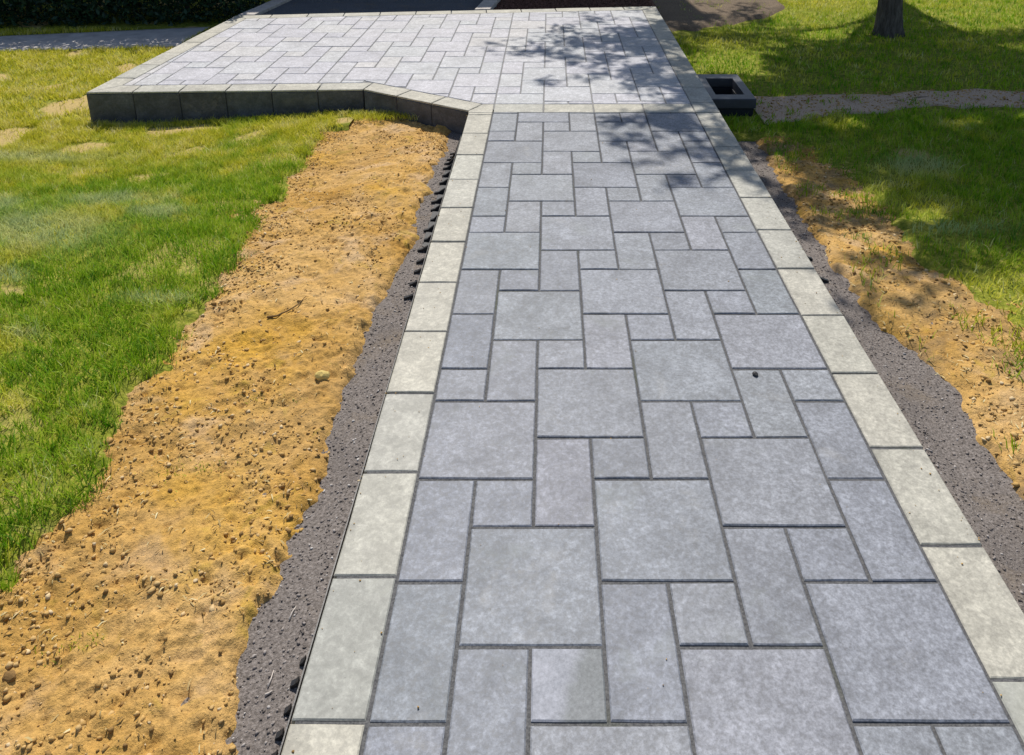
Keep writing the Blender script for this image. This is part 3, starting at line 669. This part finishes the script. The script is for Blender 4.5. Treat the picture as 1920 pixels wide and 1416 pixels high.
# ------------------------------------------------------------------ edging restraints
def edging(side, ts, label):
    x0 = U(-1) - 0.003 if side < 0 else U(9) + 0.003
    o = empty('edging_strip', (x0, T(4), -0.06)); tag(o, label, 'edging')
    ya, yb = T(6), T(31.5); n = 60; V = []; F = []
    # a low upstand against the pavers and a flange on the gravel, following the ground
    for i in range(n + 1):
        yy = ya + (yb - ya) * i / n; gz = float(hbase(x0 + side * 0.03, yy)) + 0.060
        for dx, dz in ((0, -0.03), (0, -0.026), (0.003, -0.026), (0.003, -0.05), (0.04, -0.053), (0.04, -0.058), (0, -0.06)):
            zz = dz if dz > -0.04 else dz + gz - 0.004
            V.append((side * dx, yy - T(4), zz + 0.06))
    K = 7
    for i in range(n):
        for k in range(K):
            q = (i * K + k, i * K + (k + 1) % K, (i + 1) * K + (k + 1) % K, (i + 1) * K + k); F.append(q if side > 0 else q[::-1])
    obj('rail', mesh('rail', V, F), M['plastic'], o)
    L = 0.062; me = None
    for t, ln in ts:
        yy = T(t); gz = float(grav_h(np.array([x0 + side * 0.04]), np.array([yy]))[0])
        h0 = 0.016 if False else 0.0
        mb = MB(); w = 0.0065; top = -0.022 + 0.06; bz = gz + 0.06 - 0.006
        prof = [(0.004, bz), (ln, bz), (ln, bz + 0.016), (ln * 0.55, bz + 0.022), (0.004, max(top, bz + 0.03))]
        v = [(side * a, -w, b) for a, b in prof] + [(side * a, w, b) for a, b in prof]; m = len(prof)
        f = [tuple(range(m)), tuple(range(2 * m - 1, m - 1, -1))] + [(i, i + m, (i + 1) % m + m, (i + 1) % m) for i in range(m)]
        if side < 0: f = [q[::-1] for q in f]
        obj('brace', mesh('brace', v, f), M['plastic'], o, (0, yy - T(4), 0))
edging(-1, [(t + random.uniform(-.08, .08), 0.034 + 0.02 * random.random() + (0.012 if t > 25 else 0)) for t in (31.2, 30.6, 30.0, 29.4, 28.8, 28.1, 27.5, 26.8, 26.2, 25.6, 24.9, 24.3, 23.65, 23.0, 22.4, 21.8, 21.2, 20.5)] +
       [(11.5, 0.016), (11.2, 0.022), (10.85, 0.018), (10.55, 0.02), (10.3, .018)], 'black plastic paver edging with stubby braces along the left side of the path')
edging(1, [(29.0, .06), (27.9, .06), (26.8, .06), (22.7, .04), (21.4, .04)], 'black plastic paver edging along the right side of the path')

# ------------------------------------------------------------------ the box beside the terrace
z_t = -0.05
tl_, tr_, br_, bl_ = P(1316, 138, z_t), P(1378, 139, z_t), P(1419, 186, z_t), P(1340, 189, z_t)
bx0, bx1 = U(9) + 0.012, br_[0]; by0, by1 = br_[1], tr_[1]
cx, cy = (bx0 + bx1) / 2, (by0 + by1) / 2; W, L_ = bx1 - bx0, by1 - by0
db = empty('drain_box', (cx, cy, -0.33)); tag(db, 'dark grey open-topped square box standing against the right edge of the terrace', 'box')
def ringbox(ox, oy, ix, iy, z0, z1):
    mb = MB()
    v = [(-ox, -oy), (ox, -oy), (ox, oy), (-ox, oy)]; w = [(-ix, -iy), (ix, -iy), (ix, iy), (-ix, iy)]
    V = [(a, b, z0) for a, b in v] + [(a, b, z1) for a, b in v] + [(a, b, z1) for a, b in w] + [(a, b, z0) for a, b in w]
    F = []
    for i in range(4):
        j = (i + 1) % 4; F += [(i, j, 4 + j, 4 + i), (4 + i, 4 + j, 8 + j, 8 + i), (8 + i, 8 + j, 12 + j, 12 + i), (12 + i, 12 + j, j, i)]
    return mb.add(V, F)
H0 = 0.33 + z_t
r = obj('rim', ringbox(W / 2, L_ / 2, W / 2 - 0.062, L_ / 2 - 0.11, H0 - 0.07, H0).mesh('rim'), M['box'], db)
bm_ = r.modifiers.new('bevel', 'BEVEL'); bm_.width = 0.006; bm_.segments = 2
b2 = obj('body', ringbox(W / 2 - 0.014, L_ / 2 - 0.014, W / 2 - 0.068, L_ / 2 - 0.116, 0, H0 - 0.071).mesh('body'), M['boxin'], db)
b3 = obj('bottom', MB().box(-W / 2 + .07, W / 2 - .07, -L_ / 2 + .1, L_ / 2 - .1, 0.13, 0.15).mesh('bottom'), M['boxin'], db)

# ------------------------------------------------------------------ small things lying about
def lump_obj(name, px, py, hf, size, mat, label, cat, flat=0.7, seed=1):
    rr = np.random.default_rng(seed); import bmesh
    bm = bmesh.new(); bmesh.ops.create_icosphere(bm, subdivisions=2, radius=size)
    for v in bm.verts:
        q = v.co.normalized(); k = 1 + 0.35 * (float(fbm(np.array([q.x * 1.7 + seed]), np.array([q.y * 1.7 + q.z * 1.3]), seed, 3)[0]) - 0.5) * 2
        v.co = Vector((q.x * size * k * 1.25, q.y * size * k, q.z * size * k * flat))
    me = bpy.data.meshes.new(name); bm.to_mesh(me); bm.free()
    X, Y, Z = P(px, py, 0.0 if hf is None else None); z = 0.0 if hf is None else float(hf(np.array([X]), np.array([Y]))[0])
    o = obj(name, me, mat, None, (X, Y, z + size * flat * 0.55), seed); return tag(o, label, cat)
lump_obj('stone', 606, 722, soilL, 0.019, M['rock'], 'pale yellow stone lying alone on the sandy soil left of the path', 'stone', 0.8, 3)
lump_obj('stone', 22, 1283, soilL, 0.012, M['clod'], 'buff stone at the left margin of the sandy soil, nearest the grass', 'stone', .7, 9)
lump_obj('stone', 1752, 6, hbase, 0.05, M['straw'], 'pale cream stone on the lawn at the top edge, right of the tree trunk', 'stone', 0.6, 13)
lump_obj('stone', 1783, 3, hbase, 0.04, M['concrete'], 'small greyish stone at the top edge, farthest right of the stones by the tree', 'stone', 0.6, 17)
lump_obj('pebble', 1416, 703, None, 0.0085, M['dark_pebble'], 'small dark pebble on a grey paver in the middle of the path', 'pebble', 0.7, 5)
def stick(name, pp, rad, hf, mat, label, cat, up=0.004):
    pts = []
    for a, b in pp:
        X, Y, Z = P(a, b); pts.append((X, Y, float(hf(np.array([X]), np.array([Y]))[0]) + up))
    n = len(pts); mb = MB().tube(pts, [rad * (1 - 0.6 * i / (n - 1)) for i in range(n)], 6)
    o = obj(name, mb.mesh(name, True), mat); return tag(o, label, cat)
stick('twig', [(502, 607), (520, 606), (542, 597), (560, 586), (576, 572)], 0.004, soilL, M['twig'], 'thin curved brown twig on the bare soil left of the path', 'twig', 0.007)
stick('straw_stem', [(498, 1308), (505, 1306), (512, 1303)], 0.003, grav_h, M['straw'], 'short pale straw stem on the gravel near the bottom edge', 'straw')
stick('straw_stem', [(503, 1292), (509, 1278), (514, 1262)], 0.0022, grav_h, M['straw'], 'long pale straw stem lying on the gravel strip near the left border pavers', 'straw')
stick('straw_stem', [(543, 1166), (549, 1152), (556, 1143)], 0.0025, grav_h, M['straw'], 'bent pale straw stem higher up the gravel beside the grey border paver', 'straw')

# dead grass fibres and leaf bits strewn over the soil
def fibres(name, n, x0, x1, keep, hf, label):
    x, y = scatter(n, x0, x1, 0.8, 5.0); k = keep(x, y) & inview(x, y); x, y = x[k], y[k]; z = hf(x, y) + 0.002; n = len(x)
    a = RNG.uniform(0, 6.283, n); l = RNG.uniform(0.006, 0.028, n); w = RNG.uniform(0.0008, 0.002, n); c, s = np.cos(a), np.sin(a)
    q = lambda u, v, dz: np.stack([x + c * l * u - s * w * v, y + s * l * u + c * w * v, z + dz], 1)
    t = RNG.uniform(0, 0.008, n)
    V = np.stack([q(-.5, -1, 0 * t), q(0, -1, t), q(.5, 0, t * .3), q(0, 1, t), q(-.5, 1, 0 * t)], 1).reshape(-1, 3)
    i = (np.arange(n) * 5)[:, None]; F = np.concatenate([i + [0, 1, 3], i + [1, 2, 3], i + [0, 3, 4]])
    o = obj(name, npmesh(name, V, F, False, {'rnd': np.repeat(RNG.random(n), 5)}), M['litter']); tag(o, label, 'litter', kind='stuff')
fibres('plant_litter', 5200, -2.2, -0.5, lambda x, y: (x > slL(y)) & (x < gsL(y)) & (RNG.random(len(x)) < 0.15 + smooth(.45, .65, fbm(x * 4, y * 4, 66, 3)) + 0.5 * smooth(.25, 0, x - slL(y))), soilL, 'dry straw bits and root fibres strewn over the sandy strip left of the path')
fibres('plant_litter', 9000, 1.0, 3.2, lambda x, y: (x < slR(y) + 0.1) & (x > gsR(y)), soilR, 'dry straw bits and leaf litter strewn over the bare strip right of the path')

# ------------------------------------------------------------------ hedge
def leaf_cards(x, y, z, size, nrm_up=0.5):
    n = len(x); d = RNG.normal(0, 1, (n, 3)); d /= np.linalg.norm(d, axis=1)[:, None]
    e = np.cross(d, RNG.normal(0, 1, (n, 3))); e /= np.linalg.norm(e, axis=1)[:, None]
    c = np.stack([x, y, z], 1); s = size[:, None]
    V = np.stack([c - d * s, c + e * s * 0.45, c + d * s, c - e * s * 0.45], 1).reshape(-1, 3)
    F = (np.arange(n) * 4)[:, None] + np.array([0, 1, 2, 3]); return V, F
hb = P(150, 56)
hx0, hx1, hy0, hy1 = -7.6, U(-17.1), P(150, 69)[1] + 0.0, P(150, 69)[1] + 1.3
hd = empty('hedge', ((hx0 + hx1) / 2, (hy0 + hy1) / 2, -0.26)); tag(hd, 'dense dark evergreen hedge behind the concrete side path at top left', 'hedge')
N = 110000; x = RNG.uniform(hx0, hx1, N); y = RNG.uniform(hy0, hy1, N); z = RNG.uniform(-0.2, 1.35, N)
yb = P(0, 66)[1]; fx = np.interp(x, [-6, -3.2], [hy0 - 0.0, hy0 + 0.25])
face = fx + 0.16 * fbm(x * 3, z * 3, 101, 3) + 0.12 * vn(x * 9, z * 9, 102)
shell = (y - face); top = 1.2 + 0.12 * fbm(x * 3, y * 3, 103, 3) - z
k = (shell > 0) & (top > 0) & ((shell < 0.22) | (top < 0.2) | (RNG.random(N) < 0.3)); x, y, z = x[k], y[k], z[k]
V, F = leaf_cards(x - hd.location.x, y - hd.location.y, z + 0.26, RNG.uniform(0.018, 0.042, len(x)))
obj('foliage', npmesh('foliage', V, F, False, {'rnd': np.repeat(RNG.random(len(x)), 4)}), M['hedgeleaf'], hd)
for i in range(8):
    sx = hx0 + 0.25 + (hx1 - hx0 - 0.5) * i / 7; sy = (hy0 + hy1) / 2 + 0.1
    mb = MB()
    mb.tube([(sx, sy, -0.05), (sx + 0.02, sy, 0.5), (sx - 0.03, sy + 0.03, 1.1)], [0.03, 0.022, 0.012], 7)
    for q in range(4): mb.tube([(sx, sy, 0.25 + q * .15), (sx + random.uniform(-.3, .3), sy + random.uniform(-.35, .35), 0.6 + q * .15)], [0.012, 0.005], 5)
    o = obj('stem', mb.mesh('stem', True), M['bark'], hd); o.location = (-hd.location.x, -hd.location.y, 0.0)

# ------------------------------------------------------------------ trees
def shade_map(x, y):              # shade wanted on the ground; crown leaves are placed to cast it
    px, py = pix(x, y, -0.05 + 0 * x)
    b = np.zeros(np.shape(x))
    def blob(cx, cy, rx, ry, w=1.0):
        nonlocal b
        b = np.maximum(b, w * np.exp(-(((px - cx) / rx) ** 2 + ((py - cy) / ry) ** 2) ** 2))
    blob(1190, 85, 170, 46, 1.0); blob(1060, 104, 130, 30, 0.9); blob(1290, 150, 110, 60, 0.95); blob(1190, 150, 110, 40, 0.45); blob(1040, 165, 60, 14, 0.5); blob(1100, 60, 90, 12, .5); blob(960, 108, 50, 10, 0.5)
    blob(1330, 215, 110, 48, 0.8); blob(1210, 262, 95, 34, 0.75); blob(1350, 300, 90, 45, 0.75); blob(1330, 372, 90, 28, 0.8); blob(1420, 330, 60, 60, 0.8); blob(1230, 320, 60, 14, .4)
    blob(1700, 120, 420, 75, 1.0); blob(1480, 200, 130, 60, 0.95); blob(1800, 290, 330, 120, 1.0); blob(1900, 420, 210, 95, 1.0); blob(1760, 490, 160, 55, .9)
    blob(1490, 380, 70, 40, 0.6); blob(1600, 600, 90, 30, 0.5); blob(1650, 570, 130, 60, 0.75); blob(1900, 520, 120, 30, 0.8); blob(1540, 250, 90, 30, .6); blob(1350, 25, 150, 40, 1)
    blob(1560, 440, 60, 35, .4); blob(2300, 300, 350, 300, 0.9); blob(1850, 30, 300, 22, .8); blob(1680,60,80,40,.9)
    br = 0.22 + 0.95 * smooth(0.42, 0.56, fbm(x * 7.5, y * 7.5, 120, 4)); b = np.where(px < 1470, np.clip(b * br, 0, 1), b)
    for cx, cy, rx, ry in ((1355, 85, 85, 26), (1530, 8, 110, 20), (1620, 330, 70, 30), (1720, 385, 60, 25), (1910, 595, 110, 60), (1800, 6, 60, 8), (1830, 22, 120, 7), (1560, 192, 70, 7), (1780, 188, 90, 6), (1900, 182, 40, 5), (1740, 400, 60, 16)):
        b = b * (1 - 0.93 * np.exp(-(((px - cx) / rx) ** 2 + ((py - cy) / ry) ** 2) ** 2))
    return b
def crown(tree, c, rad, nclump, per, seed, lsize):
    rg = np.random.default_rng(seed); pts = []; cen = []
    tries = 0; ex, ey, ez = c; a_, b_ = sdir.x / sdir.z, sdir.y / sdir.z
    while len(cen) < nclump and tries < 60:
        tries += 1; q = rg.normal(0, 1, (4000, 3)); q /= np.linalg.norm(q, axis=1)[:, None]; q *= rg.random((4000, 1)) ** 0.4
        p = q * rad + [ex, ey, ez]
        gx = p[:, 0] - a_ * (p[:, 2] + 0.05); gy = p[:, 1] - b_ * (p[:, 2] + 0.05)
        ok = rg.random(4000) < shade_map(gx, gy) ** 1.5
        cen += list(p[ok][:max(1, nclump // 12)])
    cen = np.array(cen[:nclump]); ctr = cen
    L = np.repeat(cen, per, 0) + rg.normal(0, 1, (len(cen) * per, 3)) * [0.085, 0.085, 0.06]
    gx = L[:, 0] - a_ * (L[:, 2] + 0.05); gy = L[:, 1] - b_ * (L[:, 2] + 0.05)
    L = L[rg.random(len(L)) < np.clip(shade_map(gx, gy) * 2.2, 0, 1)]
    o = Vector(tree.location)
    V, F = leaf_cards(L[:, 0] - o.x, L[:, 1] - o.y, L[:, 2] - o.z, rg.uniform(lsize * 0.7, lsize * 1.3, len(L)))
    obj('crown', npmesh('crown', V, F, False, {'rnd': np.repeat(rg.random(len(L)), 4)}), M['leaf'], tree)
    return ctr
def tree(loc, H, r0, label, c, rad, nclump, per, seed, lsize, lean=(0, 0), flare=1.5):
    t = empty('tree', loc); tag(t, label, 'tree'); rr = random.Random(seed)
    pts = []; rd = []; n = 22
    for i in range(n):
        s = i / (n - 1); z = s * H
        pts.append((lean[0] * s + 0.05 * math.sin(s * 5 + seed), lean[1] * s + 0.05 * math.cos(s * 4), z)); rd.append(r0 * (1 - 0.55 * s) * (1 + (flare - 1) * math.exp(-z / 0.14)))
    mb = MB().tube(pts, rd, 22); V = np.array(mb.v)
    cc = np.repeat(np.array(pts), 22, 0); d = V - cc; ang = np.arctan2(d[:, 1], d[:, 0])
    k = 1 + 0.09 * np.cos(ang * 5 + seed) * np.exp(-V[:, 2] / 0.5) + 0.07 * (fbm(ang * 4, V[:, 2] * 2, seed, 3) - 0.5)
    V = cc + d * k[:, None]; obj('trunk', mesh('trunk', V, mb.f, True), M['bark'], t)
    ctr = crown(t, c, rad, nclump, per, seed, lsize)
    o = Vector(loc); top = Vector(pts[-1])
    idx = list(range(len(ctr))); rr.shuffle(idx)
    for j in range(min(11, len(ctr))):
        # limbs to clusters, forking into twigs
        tgt = Vector(ctr[idx[j]]) - o; s0 = rr.uniform(0.5, 1.0); st = Vector(pts[int(s0 * (n - 1))]); m1 = st.lerp(tgt, 0.45) + Vector((0, 0, 0.3))
        lb = MB().tube([st, m1, tgt], [r0 * 0.30, r0 * 0.17, 0.012], 7)
        near = sorted(idx, key=lambda q: (Vector(ctr[q]) - o - tgt).length)[1:6]
        for q in near: lb.tube([m1.lerp(tgt, rr.uniform(0.2, 0.9)), Vector(ctr[q]) - o], [0.016, 0.005], 5)
        obj('limb', lb.mesh('limb', True), M['bark'], t)
    return t
tp = P(1677, 80)
tree((tp[0], tp[1] + 0.12, tp[2] - 0.05), 3.4, 0.115, 'slender grey-barked tree rising from the shaded lawn at top right', (3.0, 7.8, 4.4), np.array([3.6, 3.2, 1.5]), 1300, 34, 3, 0.05)
tree((4.3, 11.4, -0.2), 3.6, 0.2, 'large leafy tree standing on the lawn farther back, its leaves shading the terrace', (1.9, 10.4, 5.2), np.array([3.4, 3.1, 1.6]), 1500, 36, 8, 0.046, (-0.8, -0.3))

# ------------------------------------------------------------------ unseen building added to shade the drive
hs = empty('added_house', (-4.55, 13.95, -0.3), R(6)); tag(hs, 'unseen cream rendered building with a dark shingle roof, added to shade the driveway', 'added_house')
HX, HY, HH = 5.0, 2.6, 4.6
mb = MB(); mb.box(-HX, HX, -HY, HY, 0, HH); obj('wall', mb.mesh('wall'), M['added_house'], hs)
mb = MB(); mb.add([(-HX - .4, -HY - .4, HH + .003), (HX + .4, -HY - .4, HH + .003), (HX + .4, HY + .4, HH + .003), (-HX - .4, HY + .4, HH + .003), (-HX - .4, 0, HH + 1.5), (HX + .4, 0, HH + 1.5)],
                  [(3, 2, 1, 0), (0, 1, 5, 4), (2, 3, 4, 5), (1, 2, 5), (3, 0, 4)]); obj('roof', mb.mesh('roof'), M['roof'], hs)
for wx in (-3.4, 0.2, 3.2):
    w = obj('window', ringbox(0.6, 0.04, 0.54, 0.041, 0, 1).mesh('window') if False else MB().box(-.62, .62, -.05, 0.0, 0, 1.3).mesh('window'), M['white'], hs, (wx, -HY - 0.002, 1.1))
    obj('pane', MB().box(-.55, -.03, -.056, -.051, .07, 1.23).box(.03, .55, -.056, -.051, .07, 1.23).mesh('pane'), M['glass'], w)
d = obj('door', MB().box(-.5, .5, -.06, 0, 0, 2.05).mesh('door'), M['door'], hs, (-1.6, -HY - .002, 0.1))
obj('handle', MB().tube([(.38, -.075, 1.0), (.38, -.1, 1.0), (.28, -.1, 1.0)], [.01, .01, .01], 8).mesh('handle'), M['plastic'], d)
